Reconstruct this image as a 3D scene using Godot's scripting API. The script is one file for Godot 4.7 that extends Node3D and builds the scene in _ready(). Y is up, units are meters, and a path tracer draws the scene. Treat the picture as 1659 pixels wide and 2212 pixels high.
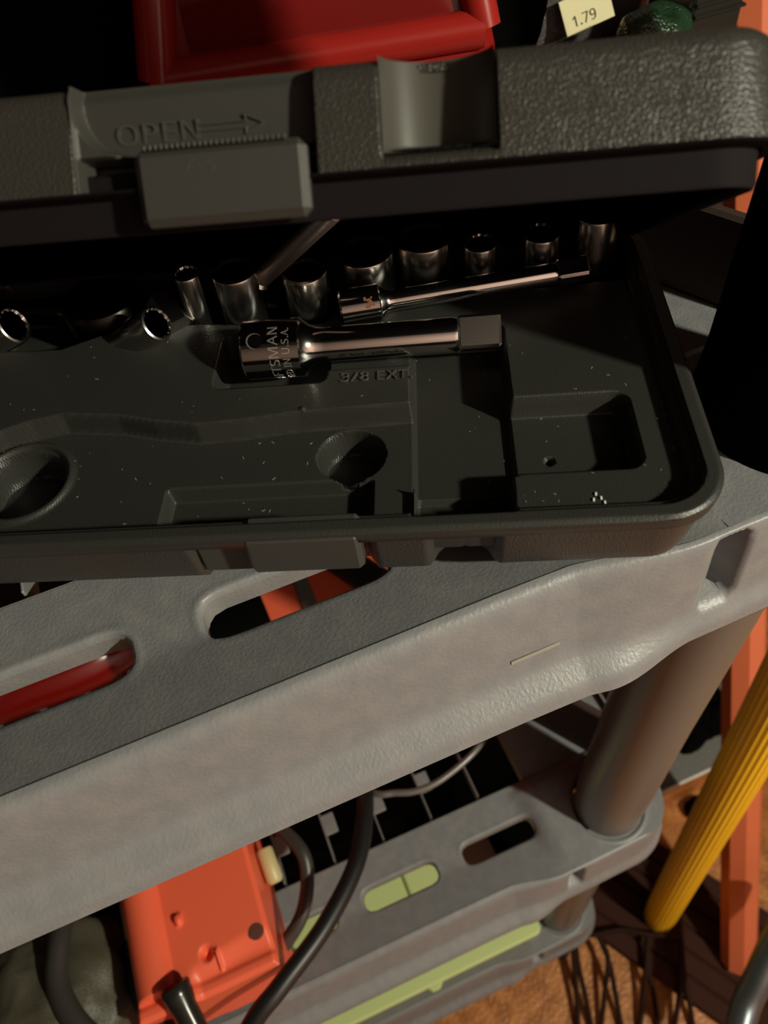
extends Node3D

# ---------------------------------------------------------------- mesh builder
class MB:
	var v := PackedVector3Array()
	var n := PackedVector3Array()
	var ix := PackedInt32Array()

	func put(p: Vector3, q: Vector3) -> int:
		v.append(p); n.append(q)
		return v.size() - 1

	func face(i: int, j: int, k: int) -> void:
		var c := (v[j] - v[i]).cross(v[k] - v[i])
		if c.length_squared() < 1e-22:
			return
		if c.dot(n[i] + n[j] + n[k]) > 0.0:
			ix.append(i); ix.append(k); ix.append(j)
		else:
			ix.append(i); ix.append(j); ix.append(k)

	# flat polygon (convex) whose normal looks along hint
	func flat(pts: Array, hint: Vector3) -> void:
		var c: Vector3 = (pts[1] - pts[0]).cross(pts[2] - pts[0]).normalized()
		if c.dot(hint) < 0.0:
			c = -c
		var b := v.size()
		for p in pts:
			put(p, c)
		for k in range(1, pts.size() - 1):
			face(b, b + k, b + k + 1)

	# rows of points; smooth normals that look along hint (or away from the point «from»)
	func grid(P: Array, hint: Vector3, closed := false, from = null, hints := PackedVector3Array()) -> void:
		var rows := P.size()
		var cols: int = P[0].size()
		var b := v.size()
		for r in rows:
			var row: PackedVector3Array = P[r]
			var up: PackedVector3Array = P[maxi(r - 1, 0)]
			var dn: PackedVector3Array = P[mini(r + 1, rows - 1)]
			for c in cols:
				var cl := c - 1
				var cr := c + 1
				if closed:
					cl = posmod(cl, cols); cr = posmod(cr, cols)
				else:
					cl = maxi(cl, 0); cr = mini(cr, cols - 1)
				var q := (row[cr] - row[cl]).cross(dn[c] - up[c])
				if q.length_squared() < 1e-24:
					q = hint
				q = q.normalized()
				var h: Vector3 = hint if from == null else row[c] - from
				if not hints.is_empty():
					h = hints[c] + hint
				if q.dot(h) < 0.0:
					q = -q
				put(row[c], q)
		for r in rows - 1:
			for c in (cols if closed else cols - 1):
				var d := (c + 1) % cols
				var i := b + r * cols + c
				var j := b + r * cols + d
				face(i, j, i + cols)
				face(j, j + cols, i + cols)

	# profile of (radius, height), from bottom to top, outside to the right
	func lathe(prof: Array, xf: Transform3D, segs := 40) -> void:
		var m := prof.size() - 1
		var nn: Array[Vector2] = []
		for k in m:
			var d: Vector2 = prof[k + 1] - prof[k]
			nn.append(Vector2(d.y, -d.x).normalized())
		for k in m:
			var a := nn[k]
			var z := nn[k]
			if k > 0 and nn[k - 1].dot(nn[k]) > 0.8:
				a = (nn[k - 1] + nn[k]).normalized()
			if k < m - 1 and nn[k + 1].dot(nn[k]) > 0.8:
				z = (nn[k + 1] + nn[k]).normalized()
			var b := v.size()
			for s in segs + 1:
				var t := TAU * s / segs
				var cs := Vector3(cos(t), 0, sin(t))
				put(xf * (cs * prof[k].x + Vector3(0, prof[k].y, 0)), (xf.basis * (cs * a.x + Vector3(0, a.y, 0))).normalized())
				put(xf * (cs * prof[k + 1].x + Vector3(0, prof[k + 1].y, 0)), (xf.basis * (cs * z.x + Vector3(0, z.y, 0))).normalized())
			for s in segs:
				var i := b + s * 2
				face(i, i + 1, i + 2)
				face(i + 1, i + 3, i + 2)

	func tube(path: Array, radius: float, segs := 14, taper := 1.0) -> void:
		var m := path.size()
		var side := Vector3.ZERO
		var b := v.size()
		for k in m:
			var d: Vector3 = (path[mini(k + 1, m - 1)] - path[maxi(k - 1, 0)]).normalized()
			if k == 0:
				side = d.cross(Vector3.UP if absf(d.y) < 0.9 else Vector3.RIGHT).normalized()
			else:
				side = (side - d * side.dot(d)).normalized()
			var other := d.cross(side)
			var r := radius * lerpf(1.0, taper, float(k) / (m - 1))
			for s in segs:
				var t := TAU * s / segs
				var q := side * cos(t) + other * sin(t)
				put(path[k] + q * r, q)
		for k in m - 1:
			for s in segs:
				var i := b + k * segs + s
				var j := b + k * segs + (s + 1) % segs
				face(i, j, i + segs); face(j, j + segs, i + segs)
		for e in 2:
			var k: int = 0 if e == 0 else m - 1
			var d: Vector3 = (path[0] - path[1] if e == 0 else path[m - 1] - path[m - 2]).normalized()
			var c := put(path[k], d)
			var f := v.size()
			for s in segs:
				put(v[b + k * segs + s], d)
			for s in segs:
				face(c, f + s, f + (s + 1) % segs)

	# chamfered box
	func box(xf: Transform3D, size: Vector3, b := 0.001) -> void:
		var h := size / 2.0
		b = minf(b, minf(h.x, minf(h.y, h.z)) * 0.9)
		var ax := [Vector3.RIGHT, Vector3.UP, Vector3.BACK]
		var pt := func(s: Vector3, a: int) -> Vector3:
			var q := Vector3(s.x * (h.x - b), s.y * (h.y - b), s.z * (h.z - b))
			q[a] = s[a] * h[a]
			return xf * q
		for a in 3:
			var u := (a + 1) % 3
			var w := (a + 2) % 3
			for sg in [-1.0, 1.0]:
				var q := []
				for k in [[-1.0, -1.0], [1.0, -1.0], [1.0, 1.0], [-1.0, 1.0]]:
					var s := Vector3.ZERO
					s[a] = sg; s[u] = k[0]; s[w] = k[1]
					q.append(pt.call(s, a))
				flat(q, xf.basis * (ax[a] * sg))
			for su in [-1.0, 1.0]:
				for sw in [-1.0, 1.0]:
					var s0 := Vector3.ZERO
					s0[u] = su; s0[w] = sw; s0[a] = -1.0
					var s1 := s0
					s1[a] = 1.0
					flat([pt.call(s0, u), pt.call(s1, u), pt.call(s1, w), pt.call(s0, w)], xf.basis * (ax[u] * su + ax[w] * sw))
		for sx in [-1.0, 1.0]:
			for sy in [-1.0, 1.0]:
				for sz in [-1.0, 1.0]:
					var s := Vector3(sx, sy, sz)
					flat([pt.call(s, 0), pt.call(s, 1), pt.call(s, 2)], xf.basis * s)

	# polygon in x,z raised from y0 to y1 with a chamfered top
	func prism(poly: PackedVector2Array, y0: float, y1: float, xf := Transform3D(), b := 0.0) -> void:
		var m := poly.size()
		var area := 0.0
		for k in m:
			area += poly[k].cross(poly[(k + 1) % m])
		var sg := 1.0 if area > 0.0 else -1.0
		var ins := PackedVector2Array()
		for k in m:
			var d0 := (poly[k] - poly[posmod(k - 1, m)]).normalized()
			var d1 := (poly[(k + 1) % m] - poly[k]).normalized()
			var o := (Vector2(d0.y, -d0.x) + Vector2(d1.y, -d1.x)).normalized() * sg
			ins.append(poly[k] - o * b)
		for k in m:
			var k2 := (k + 1) % m
			var d := poly[k2] - poly[k]
			var o := xf.basis * (Vector3(d.y, 0, -d.x) * sg)
			flat([xf * Vector3(poly[k].x, y0, poly[k].y), xf * Vector3(poly[k2].x, y0, poly[k2].y), xf * Vector3(poly[k2].x, y1 - b, poly[k2].y), xf * Vector3(poly[k].x, y1 - b, poly[k].y)], o)
			if b > 0.0:
				flat([xf * Vector3(poly[k].x, y1 - b, poly[k].y), xf * Vector3(poly[k2].x, y1 - b, poly[k2].y), xf * Vector3(ins[k2].x, y1, ins[k2].y), xf * Vector3(ins[k].x, y1, ins[k].y)], o + xf.basis * Vector3.UP * o.length())
		var tr := Geometry2D.triangulate_polygon(poly)
		for e in 2:
			var src := poly if e == 0 else ins
			var y := y0 if e == 0 else y1
			var nn := xf.basis * (Vector3.DOWN if e == 0 else Vector3.UP)
			var base := v.size()
			for p in src:
				put(xf * Vector3(p.x, y, p.y), nn)
			for k in range(0, tr.size(), 3):
				face(base + tr[k], base + tr[k + 1], base + tr[k + 2])

	# lettering: fn turns a point of the flat text into a point of the scene
	func text(words: String, font: Font, height: float, depth: float, fn: Callable) -> void:
		var t := TextMesh.new()
		t.text = words
		t.font = font
		t.font_size = 64
		t.pixel_size = 0.01
		var sc := height / 0.46
		t.depth = depth / sc
		t.curve_step = 1.0
		var a := t.get_mesh_arrays()
		if a.is_empty():
			return
		var P: PackedVector3Array = a[Mesh.ARRAY_VERTEX]
		var I: PackedInt32Array = a[Mesh.ARRAY_INDEX] if a[Mesh.ARRAY_INDEX] != null else PackedInt32Array(range(P.size()))
		var Q: PackedVector3Array = a[Mesh.ARRAY_NORMAL]
		for k in range(0, I.size(), 3):
			var p0: Vector3 = fn.call(P[I[k]] * sc)
			var p1: Vector3 = fn.call(P[I[k + 1]] * sc)
			var p2: Vector3 = fn.call(P[I[k + 2]] * sc)
			var h: Vector3 = fn.call(P[I[k]] * sc + Q[I[k]] * 0.0002) - p0
			if (p1 - p0).cross(p2 - p0).length_squared() > 1e-20:
				flat([p0, p1, p2], h)

	func mesh(m: Material) -> ArrayMesh:
		var a := []
		a.resize(Mesh.ARRAY_MAX)
		a[Mesh.ARRAY_VERTEX] = v
		a[Mesh.ARRAY_NORMAL] = n
		a[Mesh.ARRAY_INDEX] = ix
		var am := ArrayMesh.new()
		am.add_surface_from_arrays(Mesh.PRIMITIVE_TRIANGLES, a)
		am.surface_set_material(0, m)
		return am

# ---------------------------------------------------------------- helpers
var used := {}

func numbered(called: String) -> String:
	if not used.has(called):
		used[called] = 0
		return called
	used[called] += 1
	return "%s_%03d" % [called, used[called]]

func tag(o: Node3D, label: String, category: String, group := "") -> void:
	o.set_meta("label", label); o.set_meta("category", category)
	if group:
		o.set_meta("group", group)

func thing(called: String, label: String, category: String, xf := Transform3D(), group := "") -> Node3D:
	var o := Node3D.new()
	o.name = numbered(called)
	add_child(o)
	o.transform = xf
	tag(o, label, category, group)
	return o

func part(called: String, mb: MB, m: Material, parent: Node3D) -> MeshInstance3D:
	var o := MeshInstance3D.new()
	o.mesh = mb.mesh(m)
	var k := 0
	var nm := called
	while parent.has_node(NodePath(nm)):
		k += 1
		nm = "%s_%03d" % [called, k]
	o.name = nm
	parent.add_child(o, true)
	return o

func single(called: String, mb: MB, m: Material, label: String, category: String, group := "") -> MeshInstance3D:
	var o := MeshInstance3D.new()
	o.mesh = mb.mesh(m)
	o.name = numbered(called)
	add_child(o)
	tag(o, label, category, group)
	return o

func struct(called: String, mb: MB, m: Material) -> void:
	var o := MeshInstance3D.new()
	o.mesh = mb.mesh(m)
	o.name = called
	add_child(o)
	o.set_meta("kind", "structure")

func at(x: float, y: float, z: float) -> Transform3D:
	return Transform3D(Basis(), Vector3(x, y, z))

# a frame whose y runs from a to b
func along(a: Vector3, b: Vector3) -> Transform3D:
	var y := (b - a).normalized()
	var x := y.cross(Vector3.UP if absf(y.y) < 0.95 else Vector3.BACK).normalized()
	return Transform3D(Basis(x, y, x.cross(y)), a)

func curve(pts: Array, per := 10) -> Array:
	var out := []
	for k in pts.size() - 1:
		var p0: Vector3 = pts[maxi(k - 1, 0)]
		var p3: Vector3 = pts[mini(k + 2, pts.size() - 1)]
		for j in per:
			out.append((pts[k] as Vector3).cubic_interpolate(pts[k + 1], p0, p3, float(j) / per))
	out.append(pts[-1])
	return out

func noise(kind: int, freq: float, octaves := 3, sd := 1) -> FastNoiseLite:
	var f := FastNoiseLite.new()
	f.noise_type = kind
	f.frequency = freq
	f.fractal_octaves = octaves
	f.seed = sd
	return f

func normal_tex(f: FastNoiseLite, bump: float) -> NoiseTexture2D:
	var t := NoiseTexture2D.new()
	t.width = 512; t.height = 512
	t.seamless = true
	t.as_normal_map = true
	t.bump_strength = bump
	t.noise = f
	return t

func color_tex(f: FastNoiseLite, a: Color, b: Color, p0 := 0.2, p1 := 0.8) -> NoiseTexture2D:
	var t := NoiseTexture2D.new()
	t.width = 512; t.height = 512
	t.seamless = true
	var g := Gradient.new()
	g.offsets = PackedFloat32Array([p0, p1])
	g.colors = PackedColorArray([a, b])
	t.color_ramp = g
	t.noise = f
	return t

func mat(c: Color, rough: float, metal := 0.0, spec := 0.5) -> StandardMaterial3D:
	var m := StandardMaterial3D.new()
	m.albedo_color = c
	m.roughness = rough
	m.metallic = metal
	m.metallic_specular = spec
	return m

func grain(m: StandardMaterial3D, t: Texture2D, scale: float, strength := 1.0) -> StandardMaterial3D:
	m.normal_enabled = true
	m.normal_texture = t
	m.normal_scale = strength
	m.uv1_triplanar = true
	m.uv1_scale = Vector3.ONE * scale
	return m

func tint(m: StandardMaterial3D, t: Texture2D, scale: float) -> StandardMaterial3D:
	m.albedo_color = Color.WHITE
	m.albedo_texture = t
	m.uv1_triplanar = true
	m.uv1_scale = Vector3.ONE * scale
	return m

func sd_rr(p: Vector2, c: Vector2, h: Vector2, r: float) -> float:
	var q := (p - c).abs() - h + Vector2(r, r)
	return Vector2(maxf(q.x, 0), maxf(q.y, 0)).length() + minf(maxf(q.x, q.y), 0.0) - r

func lerp_table(T: Array, x: float) -> float:
	if x <= T[0].x:
		return T[0].y
	for k in range(1, T.size()):
		if x <= T[k].x:
			return lerpf(T[k - 1].y, T[k].y, (x - T[k - 1].x) / (T[k].x - T[k - 1].x))
	return T[-1].y

# ---------------------------------------------------------------- materials
var M := {}
var sans: Font

func materials() -> void:
	var fine := normal_tex(noise(FastNoiseLite.TYPE_SIMPLEX, 0.06, 3, 3), 3.0)
	var leather := normal_tex(noise(FastNoiseLite.TYPE_SIMPLEX_SMOOTH, 0.035, 3, 5), 9.0)
	var dusty := normal_tex(noise(FastNoiseLite.TYPE_SIMPLEX, 0.09, 4, 8), 4.0)
	M.shelf = grain(mat(Color8(126, 126, 127), 0.42), fine, 60.0, 0.25)
	tint(M.shelf, color_tex(noise(FastNoiseLite.TYPE_SIMPLEX, 0.008, 5, 12), Color8(122, 123, 126), Color8(131, 130, 131), 0.25, 0.75), 6.0)
	M.shelf.uv1_scale = Vector3.ONE * 20.0
	M.scuff = mat(Color8(150, 146, 134), 0.5)
	M.tube = grain(mat(Color8(100, 95, 90), 0.33, 0.0, 0.7), fine, 40.0, 0.2)
	M.leather = grain(mat(Color8(54, 51, 47), 0.36), leather, 70.0, 0.7)
	M.black = grain(mat(Color8(46, 46, 43), 0.42), dusty, 30.0, 0.22)
	M.smooth = grain(mat(Color8(58, 57, 54), 0.45), fine, 50.0, 0.15)
	M.notch = mat(Color8(72, 70, 64), 0.32)
	M.inner = mat(Color8(22, 18, 20), 0.8, 0.0, 0.25)  # darkened to hold the shade under the lid's rim
	M.emboss = mat(Color8(70, 69, 65), 0.3)
	M.chrome = mat(Color8(205, 203, 200), 0.13, 1.0)
	M.chrome_worn = grain(mat(Color8(190, 188, 184), 0.24, 1.0), fine, 60.0, 0.06)
	M.steel_text = mat(Color8(232, 230, 224), 0.3, 0.9)
	M.satin = mat(Color8(214, 196, 190), 0.42, 1.0)
	M.dark_steel = mat(Color8(60, 58, 56), 0.3, 1.0)
	M.hole = mat(Color8(10, 9, 8), 0.9, 0.0, 0.0)
	M.rust = mat(Color8(112, 70, 38), 0.8)
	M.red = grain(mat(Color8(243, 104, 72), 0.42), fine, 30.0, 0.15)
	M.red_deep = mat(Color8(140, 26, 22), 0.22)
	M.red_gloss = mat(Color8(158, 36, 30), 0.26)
	M.red_roll = mat(Color8(110, 14, 12), 0.2)  # red darkened in place of the shade under the upper shelf
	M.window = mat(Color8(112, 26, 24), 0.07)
	M.rubber = mat(Color8(26, 24, 24), 0.42)
	M.cable = mat(Color8(58, 54, 52), 0.4)
	M.black_gloss = mat(Color8(34, 34, 31), 0.22)
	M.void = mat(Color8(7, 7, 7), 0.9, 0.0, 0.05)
	M.cloth = grain(mat(Color8(10, 9, 10), 0.95, 0.0, 0.1), dusty, 18.0, 0.6)
	M.green = grain(mat(Color8(208, 224, 152), 0.5), fine, 30.0, 0.12)
	M.olive = grain(mat(Color8(78, 74, 60), 0.5), dusty, 14.0, 0.4)
	M.yellow = mat(Color8(255, 204, 34), 0.5)
	M.orange = mat(Color8(214, 112, 76), 0.35)
	M.paper = mat(Color8(232, 222, 178), 0.8)
	M.ink = mat(Color8(84, 74, 58), 0.9)
	M.grey_bag = grain(mat(Color8(92, 88, 86), 0.35), dusty, 12.0, 0.8)
	M.green_wrap = grain(mat(Color8(34, 58, 38), 0.2), dusty, 14.0, 1.2)
	M.brown = grain(mat(Color8(58, 30, 21), 0.75, 0.0, 0.3), fine, 10.0, 0.3)
	M.wire = mat(Color8(44, 27, 20), 0.6, 0.0, 0.2)
	M.pipe = mat(Color8(120, 128, 132), 0.35, 0.8)
	M.sheet = grain(mat(Color8(120, 118, 114), 0.5, 0.2), dusty, 8.0, 0.4)
	M.lint = mat(Color8(120, 116, 104), 0.8)
	M.white = mat(Color8(228, 226, 218), 0.5)
	M.beige = mat(Color8(196, 180, 132), 0.4)
	M.smudge = mat(Color8(96, 52, 40), 0.7)
	M.clear = mat(Color8(150, 160, 158), 0.2)
	M.strip = mat(Color8(58, 40, 34), 0.8)
	M.card = mat(Color8(132, 106, 84), 0.9)
	M.floor = grain(mat(Color8(170, 116, 68), 0.42), dusty, 3.0, 0.25)
	tint(M.floor, color_tex(noise(FastNoiseLite.TYPE_SIMPLEX, 0.02, 5, 21), Color8(164, 100, 46), Color8(200, 130, 68), 0.2, 0.8), 3.0)
	M.wall = mat(Color8(220, 186, 180), 0.9)  # pink tint picked for the soft bounce it gives
	M.concrete = mat(Color8(52, 50, 48), 0.9)

# ---------------------------------------------------------------- main
const YAW := 22.8
const CASE_O := Vector3(-0.0521, 0.82, 0.0374)
const RIM := 0.025
const LID_D := 0.114
const LID_T := 37.2

func _ready() -> void:
	var cam := Camera3D.new()
	cam.name = "camera"
	add_child(cam)
	var ap := CameraAttributesPhysical.new()
	ap.frustum_focal_length = 17.9
	ap.exposure_aperture = 11.0
	ap.frustum_focus_distance = 0.215
	cam.attributes = ap
	cam.keep_aspect = Camera3D.KEEP_HEIGHT
	cam.fov = 67.67
	cam.near = 0.01
	cam.far = 30.0
	cam.transform = Transform3D(Basis(Vector3(0.9232, -0.0973, 0.3718), Vector3(0.35, 0.6121, -0.7091), Vector3(-0.1586, 0.7848, 0.5992)).orthonormalized(), Vector3(-0.1462, 0.978, 0.1048))
	cam.current = true
	var env := Environment.new()
	env.background_mode = Environment.BG_COLOR
	env.background_color = Color(0.01, 0.01, 0.012)
	env.tonemap_mode = Environment.TONE_MAPPER_LINEAR
	env.tonemap_exposure = 1.0
	env.sdfgi_enabled = true
	env.ssao_enabled = true
	env.ssil_enabled = true
	var we := WorldEnvironment.new()
	we.name = "world"
	we.environment = env
	add_child(we)
	# the bulb in the room, to the right and in front of the shelves
	var key := OmniLight3D.new()
	key.name = "room_bulb"
	key.position = Vector3(0.41, 1.30, 0.63)
	key.light_color = Color(1.0, 0.99, 0.89)
	key.light_energy = 0.98
	key.light_size = 0.022
	key.omni_range = 8.0
	key.omni_attenuation = 2.0
	key.shadow_enabled = true
	add_child(key)
	# added soft pink fill from low in front, not a real source
	var fill := AreaLight3D.new()
	fill.name = "pink_fill"
	fill.area_size = Vector2(0.7, 0.7)
	fill.look_at_from_position(Vector3(0.22, 0.58, 0.72), Vector3(-0.05, 0.80, 0.0))
	fill.light_color = Color(1.0, 0.78, 0.75)
	fill.light_energy = 0.05
	fill.area_range = 6.0
	fill.shadow_enabled = true
	add_child(fill)

	sans = SystemFont.new()
	(sans as SystemFont).font_names = PackedStringArray(["Droid Sans"])
	materials()
	room()
	shelving()
	socket_case()
	sockets()
	behind_lid()
	lower_shelf()
	bottom_shelf()
	floor_things()

# ---------------------------------------------------------------- room
func room() -> void:
	var f := MB.new()
	f.box(at(0, -0.03, 0.40), Vector3(4.2, 0.06, 2.2), 0.001)
	struct("floor", f, M.floor)
	var c := MB.new()
	c.box(at(0, 2.65, 0.40), Vector3(4.2, 0.1, 2.2), 0.001)
	struct("ceiling", c, M.concrete)
	for w in [["wall_back", Vector3(0, 1.3, -0.62), Vector3(4.2, 2.6, 0.1), M.concrete], ["wall_front_bounce", Vector3(0, 1.3, 1.42), Vector3(4.2, 2.6, 0.1), M.wall], ["wall_left", Vector3(-2.05, 1.3, 0.40), Vector3(0.1, 2.6, 2.0), M.concrete], ["wall_right", Vector3(2.05, 1.3, 0.40), Vector3(0.1, 2.6, 2.0), M.concrete]]:  # unseen front wall set close and tinted pink to bounce fill light
		var m := MB.new()
		m.box(at(w[1].x, w[1].y, w[1].z), w[2], 0.001)
		struct(w[0], m, w[3])

# ---------------------------------------------------------------- shelves
func bulge(x: float) -> float:
	return 0.007 * smoothstep(-0.085, -0.046, x)

func deck_y(x: float, z: float) -> float:
	var y := -0.0065 + 0.0065 * clampf((z + 0.004) / (0.0245 + bulge(x)), 0.0, 1.0)
	var k := smoothstep(-0.056, -0.040, x) * smoothstep(-0.040, -0.028, z)
	return lerpf(y, 0.0, k)

func ray_rect(a: float, x0: float, x1: float, z0: float, z1: float) -> float:
	var t := 1e9
	var d := Vector2(cos(a), sin(a))
	if d.x > 1e-9: t = minf(t, x1 / d.x)
	if d.x < -1e-9: t = minf(t, x0 / d.x)
	if d.y > 1e-9: t = minf(t, z1 / d.y)
	if d.y < -1e-9: t = minf(t, z0 / d.y)
	return t

func ray_sd(a: float, h: Vector2, r: float) -> float:
	var lo := 0.0
	var hi := 0.1
	var d := Vector2(cos(a), sin(a))
	for k in 30:
		var m := (lo + hi) / 2.0
		if sd_rr(d * m, Vector2.ZERO, h, r) < 0.0:
			lo = m
		else:
			hi = m
	return lo

func tier(parent: Node3D, Y: float, ring: float) -> void:
	# the top line of the lip: point, outward direction, draft, groove
	var line := []
	var x := -0.56
	while x < 0.0059:
		var g := exp(-pow((x + 0.0385) / 0.0046, 8.0))
		line.append([Vector2(x, 0.0205 + bulge(x) - (0.0005 * smoothstep(-0.03, 0.006, x))), Vector2(0, 1), lerpf(1.0, 0.42, smoothstep(-0.075, -0.045, x)), g])
		x += 0.0015 if x > -0.09 else 0.02
	for k in 17:
		var a := PI / 2.0 * (1.0 - k / 16.0)
		line.append([Vector2(0.006 + 0.0302 * cos(a), 0.0270 * sin(a)), Vector2(cos(a), sin(a)), 0.42, 0.0])
	for k in 8:
		line.append([Vector2(0.0362, -0.005 - k * 0.042), Vector2(1, 0), 0.42, 0.0])
	var prof := [Vector2(-0.0012, 0.0), Vector2(0.0, -0.0002), Vector2(0.0011, -0.0008), Vector2(0.0021, -0.0019), Vector2(0.0029, -0.0036), Vector2(0.0036, -0.0070), Vector2(0.0046, -0.0130), Vector2(0.0059, -0.0210), Vector2(0.0068, -0.0265), Vector2(0.0074, -0.0292), Vector2(0.0086, -0.0309), Vector2(0.0108, -0.0325), Vector2(0.0132, -0.0341), Vector2(0.0146, -0.0353), Vector2(0.0152, -0.0368), Vector2(0.0162, -0.0396), Vector2(0.0158, -0.0406), Vector2(0.0138, -0.0404), Vector2(0.0115, -0.0370), Vector2(0.0045, -0.0280), Vector2(-0.001, -0.006)]
	var lip := MB.new()
	var P := []
	for q in prof:
		var row := PackedVector3Array()
		for l in line:
			var o: float = q.x * (l[2] if q.x > 0.0 else 1.0)
			var yy: float = q.y
			o -= 0.0130 * l[3] * smoothstep(-0.0012, -0.0060, yy) * smoothstep(-0.0300, -0.0272, yy)
			row.append(Vector3(l[0].x + l[1].x * o, Y + yy, l[0].y + l[1].y * o))
		P.append(row)
	# normals: outside half looks out and up
	var outs := PackedVector3Array()
	var ins := PackedVector3Array()
	for l in line:
		outs.append(Vector3(l[1].x, 0.5, l[1].y))
		ins.append(-outs[-1])
	lip.grid(P.slice(0, 16), Vector3.ZERO, false, null, outs)
	lip.grid(P.slice(15, 18), Vector3.DOWN)
	lip.grid(P.slice(17), Vector3.ZERO, false, null, ins)
	part("front_lip", lip, M.shelf, parent)
	# deck with its row of slots
	var deck := MB.new()
	for k in 7:
		var c := Vector2(-0.0740 - 0.0687 * k, -0.0084)
		var angs := []
		for j in 72:
			angs.append(TAU * j / 72.0)
		for s in [-1.0, 1.0]:
			angs.append(fposmod(atan2(-0.0356 - c.y, s * 0.03435), TAU))
			angs.append(fposmod(atan2(0.0195 + bulge(c.x + s * 0.03435) - c.y, s * 0.03435), TAU))
		angs.sort()
		var rings := []
		for r in 11:
			rings.append(PackedVector3Array())
		for a in angs:
			var d := Vector2(cos(a), sin(a))
			var zf: float = 0.0195 + bulge(c.x + 0.03435 * signf(d.x) if d.y > 0 else c.x)
			var t1 := ray_rect(a, -0.03435, 0.03435, -0.0356 - c.y, zf - c.y)
			var px := c.x + d.x * t1
			if d.y > 0.0 and absf(d.x * t1) < 0.03425:
				t1 = (0.0195 + bulge(px) - c.y) / d.y
			var t0 := ray_sd(a, Vector2(0.0250, 0.0069), 0.0055)
			var t0b := minf(ray_sd(a, Vector2(0.0275, 0.0094), 0.0075), t1)
			for r in 6:
				var t := lerpf(t1, t0b, r / 5.0)
				var p := c + d * t
				rings[r].append(Vector3(p.x, Y + deck_y(p.x, p.y), p.y))
			var p0 := c + d * t0
			var y0 := Y + deck_y(p0.x, p0.y)
			for r in 5:
				var f: float = [0.45, 0.8, 1.0, 1.0, 1.0][r]
				var dy: float = [0.0004, -0.0003, -0.0018, -0.0045, -0.0080][r]
				var p := c + d * lerpf(t0b, t0, f)
				rings[6 + r].append(Vector3(p.x, y0 + dy, p.y))
		deck.grid(rings.slice(0, 9), Vector3.UP, true)
		deck.grid(rings.slice(8), Vector3(0, 1, 0), true)
	# corner plate round the post
	var R := []
	for r in 9:
		R.append(PackedVector3Array())
	var ca := []
	for j in 96:
		ca.append(TAU * j / 96.0)
	for q in [Vector2(-0.03965, -0.0356), Vector2(-0.03965, 0.0265), Vector2(0.033, -0.0356)]:
		ca.append(fposmod(atan2(q.y, q.x), TAU))
	ca.sort()
	for a in ca:
		var d := Vector2(cos(a), sin(a))
		var t := 0.02
		while t < 0.07:
			var p := d * t
			var zf := 0.0262
			var out := p.x < -0.03965 or p.y < -0.0356 or p.x > 0.0362 or p.y > zf or (p.x > 0.006 and p.y > 0.0 and p.distance_to(Vector2(0.006, 0)) > 0.0300)
			if out:
				break
			t += 0.0002
		for r in 5:
			var q := d * lerpf(t, ring + 0.0030, r / 4.0)
			R[r].append(Vector3(q.x, Y + deck_y(q.x, q.y), q.y))
		var yc := Y + deck_y(d.x * (ring + 0.0013), d.y * (ring + 0.0013))
		for r in 4:
			var q: Vector2 = d * [ring + 0.0023, ring + 0.0008, ring + 0.0002, ring][r]
			R[5 + r].append(Vector3(q.x, yc + [0.0004, 0.0006, -0.0004, -0.02][r], q.y))
	deck.grid(R, Vector3.UP, true)
	var flap := []
	for k in 5:
		var row := PackedVector3Array()
		for l in line:
			var pin: Vector2 = l[0] - l[1] * 0.0045 * k
			row.append(Vector3(pin.x, Y + deck_y(pin.x, pin.y) - 0.0006, pin.y))
		flap.append(row)
	deck.grid(flap, Vector3.UP)
	# plate along the side, and the inner edge of the front strip
	deck.grid([PackedVector3Array([Vector3(-0.0400, Y - 0.0065, -0.0355), Vector3(0.032, Y - 0.0065, -0.0355)]), PackedVector3Array([Vector3(-0.0400, Y - 0.0065, -0.30), Vector3(0.032, Y - 0.0065, -0.30)])], Vector3.UP)
	deck.box(at(-0.299, Y - 0.0125, -0.0360), Vector3(0.522, 0.0118, 0.0016), 0.0005)
	deck.box(at(-0.0402, Y - 0.0125, -0.168), Vector3(0.0016, 0.0118, 0.26), 0.0005)
	deck.box(at(-0.0397, Y - 0.0020, 0.0170), Vector3(0.008, 0.002, 0.017), 0.0003)
	part("deck", deck, M.shelf, parent)
	# thin ribs behind the strip
	var ribs := MB.new()
	for k in 15:
		var rx := -0.0735 - 0.03437 * k
		ribs.box(at(rx, Y - 0.0125, -0.168), Vector3(0.0009, 0.0115, 0.258), 0.0003)
		if k > 0 and k < 7:
			ribs.box(at(rx + 0.0045, Y - 0.0085, -0.0630), Vector3(0.0088, 0.0025, 0.0135), 0.0006)
	for z in [-0.12, -0.20, -0.28]:
		ribs.box(at(-0.299, Y - 0.0125, z), Vector3(0.52, 0.0115, 0.0009), 0.0003)
	part("deck_ribs", ribs, M.shelf, parent)

# the unit leans forward a little
func lean(y: float) -> float:
	return (y - 0.82) * 0.0125

# a pale scuff that follows the lip of a shelf
func scuff(mb: MB, x0: float, x1: float, y0: float, y1: float) -> void:
	var P := []
	for j in 4:
		var row := PackedVector3Array()
		for i in 13:
			var x := lerpf(x0, x1, i / 12.0)
			var yy := lerpf(y0, y1, j / 3.0)
			var o := lerpf(0.0029, 0.0068, (-0.0036 - yy) / 0.0229) if yy > -0.0265 else lerpf(0.0074, 0.0146, (-0.0292 - yy) / 0.0061)
			row.append(Vector3(x, 0.82 + yy, 0.0205 + bulge(x) + o * lerpf(1.0, 0.42, smoothstep(-0.075, -0.045, x)) + 0.0004))
		P.append(row)
	mb.grid(P, Vector3.BACK)

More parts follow.
